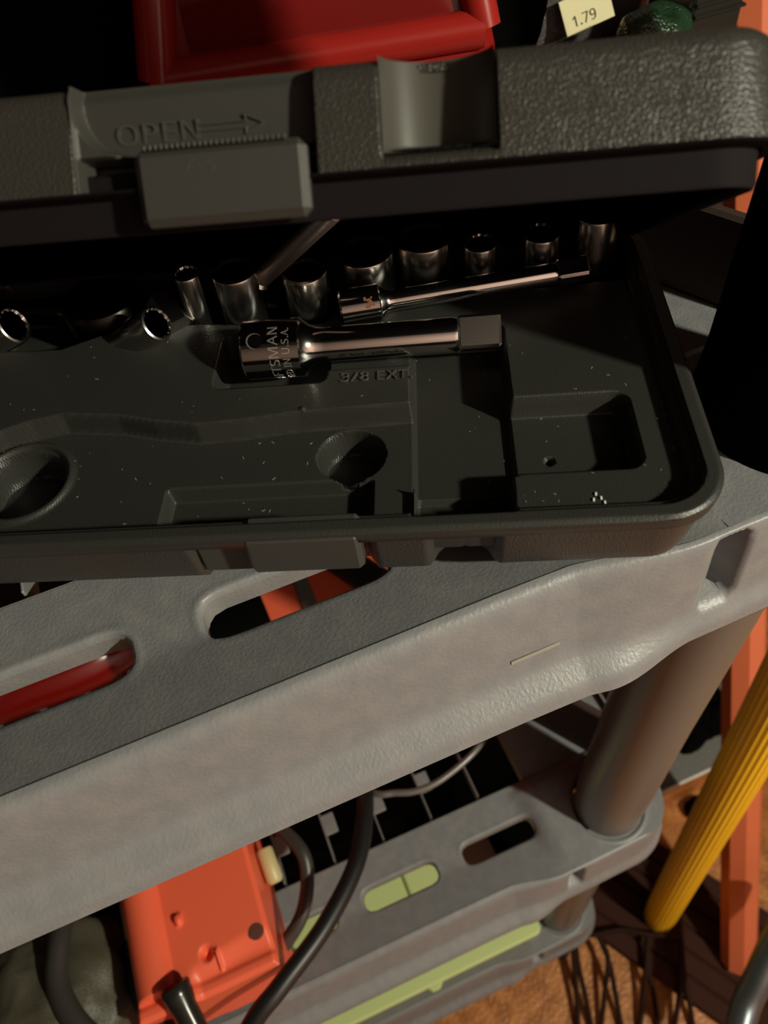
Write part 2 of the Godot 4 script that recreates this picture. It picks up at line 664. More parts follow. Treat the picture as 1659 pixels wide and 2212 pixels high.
func shelving() -> void:
	var s := thing("shelving_unit", "grey plastic shelving unit with slotted shelves and round corner posts", "shelf")
	var all := [0.10, 0.46, 0.82, 1.18]
	for y in all:
		var t := Node3D.new()
		t.name = "shelf_tier" if y == 0.10 else "shelf_tier_%03d" % all.find(y)
		s.add_child(t, true)
		tier(t, y, 0.0262 if y > 0.8 else 0.0226)
		t.position = Vector3(0, 0, lean(y))
	var sc := MB.new()
	scuff(sc, -0.0985, -0.0845, -0.0236, -0.0222)
	part("pale_scuff", sc, M.scuff, s)
	for p in [Vector2(0, 0), Vector2(0, -0.272), Vector2(-0.55, 0), Vector2(-0.55, -0.272)]:
		for k in 4:
			var y0: float = [0.0, 0.085, 0.445, 0.805][k]
			var y1: float = [0.085, 0.445, 0.805, 1.165][k]
			var mb := MB.new()
			var b := Vector3(p.x, y0, p.y + lean(y0))
			var L := y1 - y0 + 0.02
			var sleeve: bool = k == 3 and p == Vector2.ZERO
			var r := 0.0256 if sleeve else 0.0205
			var g := 0.0256 if sleeve else 0.0215
			mb.lathe([Vector2(0.0, 0), Vector2(r, 0), Vector2(r + 0.0008, 0.018), Vector2(g, 0.035), Vector2(g, 0.075), Vector2((g + r) / 2.0, 0.12), Vector2(r, 0.17), Vector2(r, L), Vector2(0, L)], along(b, Vector3(p.x, y1, p.y + lean(y1))), 48)
			part("post_sleeve" if sleeve else "post", mb, M.void if sleeve else M.tube, s)

# ---------------------------------------------------------------- the socket case
const RA_TOP := [Vector2(-0.205, 0.030), Vector2(-0.19, 0.036), Vector2(-0.179, 0.0423), Vector2(-0.172, 0.0452), Vector2(-0.1636, 0.0471), Vector2(-0.1477, 0.0453), Vector2(-0.1369, 0.0424), Vector2(-0.1254, 0.0402), Vector2(-0.1132, 0.0409), Vector2(-0.0988, 0.0426), Vector2(-0.0696, 0.0435)]
const TROUGH := [Vector2(-0.21, 0.077), Vector2(-0.172, 0.0755), Vector2(-0.161, 0.0807), Vector2(-0.138, 0.0830), Vector2(-0.126, 0.0822), Vector2(-0.110, 0.0800), Vector2(-0.094, 0.0790), Vector2(-0.089, 0.0845), Vector2(-0.075, 0.0865), Vector2(-0.006, 0.0895)]

func rec(w: float, level: float, sd: float, wide := 0.0009) -> float:
	return lerpf(w, minf(level, w), smoothstep(wide * 0.5, -wide * 0.5, sd))

func tray_h(u: float, v: float) -> float:
	var p := Vector2(u, v)
	var e := -sd_rr(p, Vector2(-0.11, 0.057), Vector2(0.11, 0.057), 0.015)
	var land := -0.0042
	var w := 0.0
	w = lerpf(w, -0.0016, smoothstep(0.0040, 0.0048, e))
	w = lerpf(w, land, smoothstep(0.0060, 0.0068, e))
	w -= 0.0008 * (1.0 - smoothstep(0.0, 0.0012, e))
	if e < 0.0035:
		return w
	# ratchet bed
	w = rec(w, -0.0105, maxf(maxf(v - lerp_table(RA_TOP, u), u + 0.0690), 0.0068 - e), 0.0012)
	w = rec(w, -0.0150, sd_rr(p, Vector2(-0.1055, 0.0159), Vector2(0.026, 0.0079), 0.0008))
	w = rec(w, -0.0125, sd_rr(p, Vector2(-0.0566, 0.0450), Vector2(0.0125, 0.0272), 0.0015))
	w = rec(w, -0.0140, sd_rr(p, Vector2(-0.0575, 0.0112), Vector2(0.0113, 0.0068), 0.0006))
	w = rec(w, -0.0108, sd_rr(p, Vector2(-0.0330, 0.0308), Vector2(0.0173, 0.0122), 0.0035), 0.0014)
	w = rec(w, -0.0140, p.distance_to(Vector2(-0.0357, 0.0271)) - 0.0010, 0.0006)
	# round wells
	var h1 := p.distance_to(Vector2(-0.1720, 0.0290))
	if h1 < 0.016:
		w += 0.0011 * smoothstep(0.0145, 0.0133, h1)
		w = rec(w, -0.0108, h1 - 0.0122, 0.0010)
		w = rec(w, -0.0200, h1 - 0.0108, 0.0011)
	w = rec(w, -0.0190, p.distance_to(Vector2(-0.0850, 0.0325)) - 0.0083, 0.0009)
	# beds of the two extensions
	w = rec(w, -0.0125, sd_rr(p, Vector2(-0.1075, 0.0648), Vector2(0.0152, 0.0108), 0.0025))
	w = rec(w, -0.0080, sd_rr(p, Vector2(-0.0830, 0.0650), Vector2(0.0150, 0.0062), 0.0008))
	# trough of the sockets
	w = rec(w, -0.0165, maxf(maxf(lerp_table(TROUGH, u) - v, v - 0.1075), maxf(-0.198 - u, u + 0.0070)), 0.0012)
	# small marks: screw boss and knobs
	w += 0.0009 * smoothstep(0.0016, 0.0008, p.distance_to(Vector2(-0.0575, 0.0062)))
	w += 0.0007 * smoothstep(0.0008, 0.0003, p.distance_to(Vector2(-0.0975, 0.0440)))
	return w

# outline of the case in (u, -v), from the far left front round the right end to the back
func outline(inset: float, step := 0.0012) -> Array:
	var out := []
	var r := 0.015 - inset
	var u := -0.215
	while u < -0.0151:
		out.append([Vector2(u, -inset), Vector2(0, 1)])
		u += step
	for k in 15:
		var a := PI / 2.0 * (1.0 - k / 14.0)
		out.append([Vector2(-0.015 + r * cos(a), -0.015 + r * sin(a)), Vector2(cos(a), sin(a))])
	for k in 20:
		out.append([Vector2(-inset, -0.0195 - k * 0.004), Vector2(1, 0)])
	for k in 15:
		var a := -PI / 2.0 * k / 14.0
		out.append([Vector2(-0.015 + r * cos(a), -0.099 + r * sin(a)), Vector2(cos(a), sin(a))])
	out.append([Vector2(-0.215, -0.114 + inset), Vector2(0, -1)])
	return out

func scoop(u: float, c: float, h: float) -> float:
	var q := (u - c) / h
	return sqrt(maxf(0.0, 1.0 - q * q))

func socket_case() -> void:
	var xf := Transform3D(Basis(Vector3.UP, deg_to_rad(-YAW)), CASE_O)
	var root := thing("socket_case", "open black plastic socket set case with leather-grain walls, lying askew on the shelf edge", "tool case", xf)
	# tray
	var tray := MB.new()
	var P := []
	var nv := 228
	var nu := 430
	for j in nv + 1:
		var v := 0.114 * j / nv
		var row := PackedVector3Array()
		for i in nu + 1:
			var u := -0.215 + 0.215 * i / nu
			# squeeze the grid into the rounded corners
			var du := 0.0
			var vc := 0.0
			if v < 0.015: vc = 0.015 - v
			if v > 0.099: vc = v - 0.099
			if vc > 0.0:
				du = 0.015 - sqrt(maxf(0.0, 0.000225 - vc * vc))
			var uu := u - du * maxf(0.0, (u + 0.06) / 0.06)
			row.append(Vector3(uu, RIM + tray_h(uu, v), -v))
		P.append(row)
	tray.grid(P, Vector3.UP)
	part("tray", tray, M.black, root)
	# shell
	var shell := MB.new()
	var band := MB.new()
	var prof := [[0.0, -0.0008], [-0.0001, -0.0018], [0.0002, -0.0040], [0.0018, -0.0044], [0.0020, -0.0060], [0.0027, -0.0120], [0.0035, -0.0170], [0.0044, -0.0205], [0.0062, -0.0232], [0.0090, -0.0247], [0.0125, -0.0250]]
	var S := []
	for q in prof:
		var row := PackedVector3Array()
		for o in outline(q[0], 0.0012):
			var p: Vector2 = o[0]
			var cut := 0.0
			if o[1].y > 0.99:
				if q[1] < -0.0050:
					cut = 0.0065 * scoop(p.x, -0.0578, 0.0074)
				if q[1] < -0.0042:
					cut = maxf(cut, 0.0036 * smoothstep(-0.1215, -0.1195, p.x) * smoothstep(-0.0788, -0.0800, p.x))
			row.append(Vector3(p.x - o[1].x * cut, RIM + q[1], p.y - o[1].y * cut))
		S.append(row)
	var so := PackedVector3Array()
	for o in outline(0.0, 0.0012):
		so.append(Vector3(o[1].x, -0.25, o[1].y))
	band.grid(S.slice(0, 4), Vector3(0, 0.25, 0), false, null, so)
	shell.grid(S.slice(3), Vector3.ZERO, false, null, so)
	part("rim_flange", band, M.black, root)
	part("base_shell", shell, M.leather, root)
	# catch for the latch: a smooth block set in the front wall, lower on its left
	var catch_block := MB.new()
	catch_block.box(at(-0.0940, RIM - 0.0074, -0.0032), Vector3(0.0265, 0.0136, 0.0074), 0.0012)
	catch_block.box(at(-0.1135, RIM - 0.0120, -0.0050), Vector3(0.0140, 0.0120, 0.0030), 0.0008)
	part("latch_catch", catch_block, M.smooth, root)
	# lettering moulded in the tray
	var t := MB.new()
	t.text("3/8 EXT.", sans, 0.0032, 0.0006, func(p: Vector3) -> Vector3: return Vector3(-0.0783 + p.x * 1.25, RIM - 0.0040 + p.z, -0.0546 - p.y))
	part("moulded_lettering", t, M.emboss, root)
	# moulded dimple marks on the flat by the front edge
	var bits := MB.new()
	for q in [[-0.0278, 0.0108], [-0.0268, 0.0096], [-0.0285, 0.0092], [-0.0262, 0.0083]]:
		bits.box(Transform3D(Basis(Vector3.UP, 0.6 * q[0] * 100.0), Vector3(q[0], RIM - 0.0040, -q[1])), Vector3(0.0009, 0.0004, 0.0005), 0.0001)
	part("white_flecks", bits, M.white, root)
	var lint := MB.new()
	var rng := RandomNumberGenerator.new()
	rng.seed = 7
	for k in 150:
		var u := rng.randf_range(-0.185, -0.006)
		var v := rng.randf_range(0.008, 0.075)
		var w := tray_h(u, v)
		if absf(tray_h(u + 0.0006, v + 0.0006) - w) > 0.0002:
			continue
		var sz := rng.randf_range(0.00012, 0.00032)
		lint.box(Transform3D(Basis(Vector3.UP, rng.randf() * TAU), Vector3(u, RIM + w + 0.00005, -v)), Vector3(sz * rng.randf_range(1.0, 4.0), 0.0001, sz), 0.00002)
	var li := part("lint", lint, M.lint, root)
	li.set_meta("kind", "stuff")
	lid(root)

func lid(root: Node3D) -> void:
	var hinge := Node3D.new()
	hinge.name = "lid"
	root.add_child(hinge)
	hinge.transform = Transform3D(Basis(Vector3.RIGHT, deg_to_rad(-LID_T)), Vector3(0, RIM, -LID_D))
	# in the lid: x along, y outward, z from hinge to front edge; outline() gives front at 0, so shift by D
	var wall := MB.new()
	var prof := []
	for k in 14:
		prof.append([0.0 + 0.0024 * k / 13.0, 0.0002 + 0.0140 * k / 13.0])
	prof.append_array([[0.0027, 0.0153], [0.0034, 0.0164], [0.0046, 0.0172], [0.0066, 0.0176], [0.0100, 0.0177]])
	var S := []
	for q in prof:
		var row := PackedVector3Array()
		for o in outline(q[0], 0.0004):
			var p: Vector2 = o[0]
			var n: float = q[1]
			var cut := 0.0
			if o[1].y > 0.99:
				var lw := smoothstep(-0.1213, -0.1207, p.x) * smoothstep(-0.0799, -0.0805, p.x)
				if n > 0.0018 or lw > 0.0:
					cut = 0.0098 * smoothstep(-0.0689, -0.0686, p.x) * smoothstep(-0.0499, -0.0502, p.x) * smoothstep(0.0022, 0.0028, n)
				if lw > 0.0:
					cut = 0.0085 * lw
			row.append(Vector3(p.x - o[1].x * cut, n, LID_D + p.y - o[1].y * cut))
		S.append(row)
	var wo := PackedVector3Array()
	for o in outline(0.0, 0.0004):
		wo.append(Vector3(o[1].x, 0.35, o[1].y))
	wall.grid(S, Vector3.ZERO, false, null, wo)
	part("lid_wall", wall, M.leather, hinge)
	# smooth bay of the latch, scooped back, filled at its lower left
	var bay := MB.new()
	var B := []
	for j in 61:
		var n := 0.0001 + 0.0175 * j / 60.0
		var row := PackedVector3Array()
		for i in 141:
			var u := -0.1212 + 0.0412 * i / 140.0
			var xx := clampf((-0.1095 - u) / 0.0117, 0.0, 1.5)
			var nn := clampf((0.0165 - n) / 0.0110, 0.0, 1.5)
			var f := pow(xx, 2.5) + pow(nn, 2.5)
			var depth := lerpf(0.0044, 0.0012, smoothstep(0.85, 1.05, f))
			if u > -0.1095:
				depth = 0.0044
			depth = lerpf(depth, 0.0080, smoothstep(0.0058, 0.0054, n) * smoothstep(-0.1209, -0.1204, u))
			depth -= 0.0044 * smoothstep(-0.1205, -0.1212, u) * smoothstep(0.0, 0.0044, depth)
			depth += 0.0012 * smoothstep(0.0150, 0.0176, n)
			row.append(Vector3(u, n, LID_D - 0.0018 * n / 0.0176 - depth))
		B.append(row)
	bay.grid(B, Vector3(0, 0.2, 1))
	part("latch_bay", bay, M.smooth, hinge)
	# smooth finger notch
	var notch := MB.new()
	var N := []
	for j in 31:
		var n := 0.0024 + 0.0153 * j / 30.0
		var row := PackedVector3Array()
		for i in 61:
			var u := -0.0594 - 0.0094 * cos(PI * i / 60.0)
			row.append(Vector3(u, n, LID_D - 0.0017 * n / 0.0176 - 0.0006 - 0.0072 * scoop(u, -0.0594, 0.00945) * smoothstep(0.0023, 0.0036, n)))
		N.append(row)
	notch.grid(N, Vector3(0, 0.3, 1))
	part("finger_notch", notch, M.notch, hinge)
	# outer panel and inner faces
	var panel := MB.new()
	panel.box(at(-0.1125, 0.0166, 0.057), Vector3(0.207, 0.0022, 0.096), 0.0006)
	part("lid_panel", panel, M.leather, hinge)
	var rim := MB.new()
	var R := []
	for q in [[0.0, 0.0002], [0.0004, -0.0003], [0.0036, -0.0003], [0.0038, 0.0030], [0.0042, 0.0035], [0.0044, -0.0058], [0.0048, -0.0066], [0.0064, -0.0066], [0.0068, -0.0058], [0.0112, 0.0010], [0.0118, 0.0125], [0.0140, 0.0140]]:
		var row := PackedVector3Array()
		for o in outline(q[0], 0.002):
			row.append(Vector3(o[0].x, q[1], LID_D + o[0].y))
		R.append(row)
	rim.grid(R.slice(0, 3), Vector3.DOWN)
	rim.grid(R.slice(2, 5), Vector3(0, -1, 0.3))
	rim.grid(R.slice(4, 7), Vector3.DOWN, false, Vector3(-0.1, 0.0, 0.057))
	rim.grid(R.slice(6, 9), Vector3.DOWN)
	for k in [[8, 12]]:
		var b := rim.v.size()
		rim.grid(R.slice(k[0], k[1]), Vector3.DOWN, false, Vector3(-0.1, 0.0, 0.057))
		for i in range(b, rim.v.size()):
			rim.n[i] = -rim.n[i]
		for i in range(0, 0):
			pass
	rim.box(at(-0.1125, 0.0145, 0.057), Vector3(0.205, 0.0012, 0.094), 0.0003)
	part("lid_liner", rim, M.inner, hinge)
	# latch tongue
	var latch := MB.new()
	latch.box(at(-0.0958, -0.0002, 0.1132), Vector3(0.0292, 0.0122, 0.0046), 0.0013)
	for k in 26:
		latch.box(at(-0.1081 + 0.00094 * k, 0.0060, 0.1146), Vector3(0.00045, 0.0008, 0.0020), 0.0001)
	part("latch", latch, M.smooth, hinge)
	# moulded word and arrow above the latch
	var word := MB.new()
	word.text("OPEN", sans, 0.0030, 0.0005, func(p: Vector3) -> Vector3: return Vector3(-0.1074 + p.x * 1.46, 0.0096 + p.y * 1.1, 0.1087 + p.z))
	var z := 0.1088
	for q in [[Vector2(-0.1003, 0.0103), Vector2(-0.0920, 0.0103)], [Vector2(-0.1003, 0.0093), Vector2(-0.0920, 0.0093)], [Vector2(-0.0920, 0.0103), Vector2(-0.0922, 0.0113)], [Vector2(-0.0920, 0.0093), Vector2(-0.0922, 0.0083)], [Vector2(-0.0922, 0.0113), Vector2(-0.0890, 0.0098)], [Vector2(-0.0922, 0.0083), Vector2(-0.0890, 0.0098)]]:
		var a: Vector2 = q[0]
		var b: Vector2 = q[1]
		var m := (a + b) / 2.0
		word.box(Transform3D(Basis(Vector3.BACK, (b - a).angle()), Vector3(m.x, m.y, z)), Vector3(a.distance_to(b) + 0.0002, 0.00028, 0.0006), 0.0001)
	part("moulded_word", word, M.emboss, hinge)
	var scuff := MB.new()
	for q in [[-0.1005, 0.0034, 0.4], [-0.0990, 0.0026, -0.6], [-0.0977, 0.0030, 0.2], [-0.0968, 0.0022, 0.9], [-0.1010, 0.0028, 1.2]]:
		scuff.box(Transform3D(Basis(Vector3.BACK, q[2]), Vector3(q[0], q[1], 0.11552)), Vector3(0.0013, 0.00025, 0.0001), 0.00003)
	part("pale_scuff", scuff, M.emboss, hinge)

# case coordinates to the scene
func cw(u: float, v: float, w: float) -> Vector3:
	return Transform3D(Basis(Vector3.UP, deg_to_rad(-YAW)), CASE_O) * Vector3(u, RIM + w, -v)

func socket_mesh(r: float, h: float, bore: float, waist: float) -> Array:
	var body := MB.new()
	var inn := MB.new()
	body.lathe([Vector2(0, 0), Vector2(waist - 0.0006, 0), Vector2(waist, 0.0006), Vector2(waist, h * 0.42), Vector2(r, h * 0.55), Vector2(r, h - 0.0008), Vector2(r - 0.0002, h - 0.0003), Vector2(r - 0.0008, h)], Transform3D(), 44)
	var top := PackedVector3Array()
	var lipr := PackedVector3Array()
	var deep := PackedVector3Array()
	for s in 48:
		var t := TAU * s / 48.0
		var k := absf(fmod(s / 4.0, 1.0) - 0.5) * 2.0
		var rr := bore * lerpf(0.90, 1.0, k)
		var d := Vector3(cos(t), 0, sin(t))
		top.append(d * (r - 0.0008) + Vector3(0, h, 0))
		lipr.append(d * rr + Vector3(0, h - 0.0006, 0))
		deep.append(d * rr + Vector3(0, h * 0.42, 0))
	body.grid([top, lipr], Vector3.UP, true)
	inn.grid([lipr, deep], Vector3.UP, true, Vector3(0, h, 0))
	for i in inn.n.size():
		inn.n[i] = Vector3(-inn.v[i].x, 0.0, -inn.v[i].z).normalized()
	var ctr := inn.put(Vector3(0, h * 0.42, 0), Vector3.UP)
	var b := inn.v.size()
	for p in deep:
		inn.put(p, Vector3.UP)
	for s in 48:
		inn.face(ctr, b + s, b + (s + 1) % 48)
	return [body, inn]

func socket(xf: Transform3D, r: float, h: float, label: String, bore := 0.78, waist := 0.0) -> void:
	var t := thing("socket", label, "socket", xf, "chrome sockets in the case")
	var q := socket_mesh(r, h, r * bore, waist if waist > 0.0 else r)
	part("barrel", q[0], M.chrome_worn, t)
	part("bore", q[1], M.dark_steel, t)

# patch of a cylinder's skin: round spot of radius s at (along a, angle t)
func spot(mb: MB, xf: Transform3D, R: float, a: float, t: float, s: float, squash := 1.0) -> void:
	var c := mb.put(xf * Vector3(R * cos(t), a, R * sin(t)), xf.basis * Vector3(cos(t), 0, sin(t)))
	var b := mb.v.size()
	for r in 4:
		for k in 20:
			var q := TAU * k / 20.0
			var sr := s * (r + 1) / 4.0
			var tt := t + sr * squash * cos(q) / R
			mb.put(xf * Vector3(R * cos(tt), a + sr * sin(q), R * sin(tt)), xf.basis * Vector3(cos(tt), 0, sin(tt)))
	for k in 20:
		mb.face(c, b + k, b + (k + 1) % 20)
		for r in 3:
			var o := b + r * 20
			mb.face(o + k, o + (k + 1) % 20, o + 20 + k)
			mb.face(o + (k + 1) % 20, o + 20 + (k + 1) % 20, o + 20 + k)

func sockets() -> void:
	var fl := -0.0163
	var rows := [
		[-0.1320, 0.0872, 0.0040, 0.0263, "slim deep socket standing between the squat socket and the lying one", 0.0],
		[-0.1180, 0.0868, 0.0066, 0.0263, "wide socket with a yellowish lower band, left of the tilted pink rod", 0.0],
		[-0.0980, 0.0852, 0.0064, 0.0255, "dark socket with a bright rim, just below the tilted pink rod", 0.0052],
		[-0.0815, 0.0948, 0.0083, 0.0240, "widest socket with a bright rim, above the end of the thin extension", 0.0070],
		[-0.0644, 0.0970, 0.0078, 0.0255, "large dark socket in the middle of the back row", 0.0066],
		[-0.0484, 0.0945, 0.0049, 0.0240, "smallest upright socket, second from the middle of the back row", 0.0],
		[-0.0314, 0.0955, 0.0053, 0.0250, "small socket second from the right end of the back row", 0.0],
		[-0.0155, 0.0995, 0.0064, 0.0275, "tall socket at the right end of the row, over the tip of the thin extension", 0.0]]
	for q in rows:
		socket(Transform3D(Basis(Vector3.UP, q[0] * 40.0), cw(q[0], q[1], fl)), q[2], q[3], q[4], 0.78, q[5])
	# sockets that lie on their sides
	var a := cw(-0.1580, 0.0790, -0.0090)
	var b := cw(-0.1400, 0.0745, 0.0030)
	socket(along(a, b), 0.0052, a.distance_to(b), "socket lying on its side with its open end up, at the left of the row", 0.80, 0.0044)
	a = cw(-0.2020, 0.0800, -0.0060)
	b = cw(-0.1835, 0.0785, 0.0030)
	socket(along(a, b), 0.0056, a.distance_to(b), "socket lying on its side at the left edge of the picture", 0.80)
	# hexagonal adapter
	var ad := MB.new()
	var hx := PackedVector2Array()
	for k in 6:
		hx.append(Vector2(cos(TAU * k / 6.0), sin(TAU * k / 6.0)) * 0.0046)
	a = cw(-0.1435, 0.0890, 0.0005)
	b = cw(-0.1365, 0.0800, -0.0035)
	ad.prism(hx, 0.0, a.distance_to(b), along(b, a), 0.0006)
	single("hex_adapter", ad, M.chrome_worn, "small six-sided metal adapter lying beside the slim deep socket", "adapter")
	# ratchet half hidden in the dark at the left
	var rt := thing("ratchet", "dark ratchet wrench lying in shadow at the back left of the case", "ratchet", Transform3D())
	var rh := MB.new()
	rh.lathe([Vector2(0, 0), Vector2(0.0115, 0), Vector2(0.0125, 0.001), Vector2(0.0125, 0.009), Vector2(0.0115, 0.0105), Vector2(0.0, 0.0112)], Transform3D(Basis(), cw(-0.1640, 0.0955, -0.0120)), 40)
	part("ratchet_head", rh, M.dark_steel, rt)
	var hd := MB.new()
	hd.tube([cw(-0.1740, 0.0955, -0.0065), cw(-0.1830, 0.0960, -0.0065), cw(-0.198, 0.0975, -0.0065)], 0.0048, 20)
	part("handle", hd, M.dark_steel, rt)
	# grey divider fin at the trough's edge
	# rod that leans up under the lid
	a = cw(-0.1109, 0.0876, 0.0060)
	b = cw(-0.0850, 0.0730, 0.0335)
	var rod := thing("drive_bar", "pink-lit round metal rod leaning up under the lid's latch", "bar", along(a, b))
	var L := a.distance_to(b)
	var rb := MB.new()
	rb.lathe([Vector2(0, 0), Vector2(0.0023, 0), Vector2(0.0026, 0.0004), Vector2(0.0026, L - 0.0005), Vector2(0.0021, L), Vector2(0, L)], Transform3D(), 36)
	part("shaft", rb, M.satin, rod)
	var collar := MB.new()
	collar.lathe([Vector2(0, -0.006), Vector2(0.0031, -0.006), Vector2(0.0033, -0.0055), Vector2(0.0033, -0.0006), Vector2(0.0023, 0.0)], Transform3D(), 36)
	part("collar", collar, M.chrome_worn, rod)
	extension(cw(-0.1140, 0.0636, 0.0000), cw(-0.0450, 0.0646, 0.0000), [0.0079, 0.0160, 0.0047, 0.0047, 0.0114], "short thick chrome extension bar with stamped lettering, lying in its bed", true)
	extension(cw(-0.0885, 0.0772, 0.0012), cw(-0.0192, 0.0865, 0.0022), [0.0053, 0.0115, 0.0030, 0.0031, 0.0090], "long thin chrome extension bar with rust spots, behind the thick one", false)

func extension(a: Vector3, b: Vector3, d: Array, label: String, thick: bool) -> void:
	var t := thing("extension_bar", label, "extension", along(a, b), "extension bars")
	var L := a.distance_to(b)
	var R: float = d[0]
	var e: float = d[1]
	var s: float = d[2]
	var body := MB.new()
	body.lathe([Vector2(R * 0.72, 0.004), Vector2(R * 0.72, 0.0), Vector2(R - 0.0006, 0), Vector2(R, 0.0006), Vector2(R, e - 0.0004), Vector2(R - 0.0005, e), Vector2(R * 0.9, e + 0.0002), Vector2(s * 1.18, e + R * 0.28), Vector2(s * 1.04, e + R * 0.5), Vector2(s, e + R * 0.8), Vector2(s, L - d[4] - 0.001), Vector2(s * 0.93, L - d[4]), Vector2(0, L - d[4])], Transform3D(), 56)
	body.lathe([Vector2(0, 0.004), Vector2(R * 0.72, 0.004)], Transform3D(), 24)
	part("shaft", body, M.chrome, t)
	# square drive; one face looks up and forward to the camera
	var face_dir := (Vector3(-0.1462, 0.978, 0.1048) - b).normalized()
	var loc := t.transform.basis.inverse() * (face_dir if thick else Vector3(0.05, 0.85, 0.5))
	var ang := atan2(loc.z, loc.x) + (0.12 if thick else 0.0)
	var sq := MB.new()
	var w: float = d[3] * 2.0 * (0.93 if thick else 0.95)
	sq.box(Transform3D(Basis(Vector3.UP, -ang), Vector3(0, L - d[4] / 2.0, 0)), Vector3(w, d[4], w), 0.0007)
	part("square_drive", sq, M.chrome_worn, t)
	var cam_dir := t.transform.basis.inverse() * (Vector3(-0.1462, 0.978, 0.1048) - a).normalized()
	var ca := atan2(cam_dir.z, cam_dir.x)
	var up := t.transform.basis.inverse() * Vector3.UP
	var ua := atan2(up.z, up.x)
	var sgn := signf(wrapf(ua - ca, -PI, PI))
	if thick:
		var hr := MB.new()
		spot(hr, Transform3D(), R + 0.00003, 0.0042, ca + sgn * 0.30, 0.00215)
		part("hole_glint", hr, M.steel_text, t)  # bright crescent painted as light on the hole's edge
		var ho := MB.new()
		spot(ho, Transform3D(), R + 0.00006, 0.0045, ca + sgn * 0.285, 0.00195)
		part("detent_hole", ho, M.hole, t)  # dark disc on the skin stands for the shade inside the hole
		var tx := MB.new()
		# lettering runs round the barrel, tops of the letters towards the open end
		tx.text("CRAFTSMAN", sans, 0.0024, 0.0001, func(p: Vector3) -> Vector3:
			var tt := ca + sgn * (p.x - 0.0042) * 1.28 / R
			return Vector3((R + 0.00002 + p.z) * cos(tt), 0.0091 - p.y * 1.1, (R + 0.00002 + p.z) * sin(tt)))
		tx.text("FORGED IN U.S.A.", sans, 0.0018, 0.0001, func(p: Vector3) -> Vector3:
			var tt := ca + sgn * (p.x - 0.0050) * 1.15 / R
			return Vector3((R + 0.00002 + p.z) * cos(tt), 0.0124 - p.y * 1.1, (R + 0.00002 + p.z) * sin(tt)))
		part("stamped_lettering", tx, M.steel_text, t)
	else:
		var ru := MB.new()
		for q in [[0.0078, -0.10, 0.0008, 0.6], [0.0087, 0.05, 0.0006, 1.4], [0.0082, 0.22, 0.0007, 0.6], [0.0094, -0.05, 0.0004, 1.0], [0.0072, 0.30, 0.0004, 1.5], [0.0090, 0.33, 0.0003, 1.0]]:
			spot(ru, Transform3D(), R + 0.00003, q[0], ca + q[1], q[2], q[3])
		part("rust_spot", ru, M.rust, t)

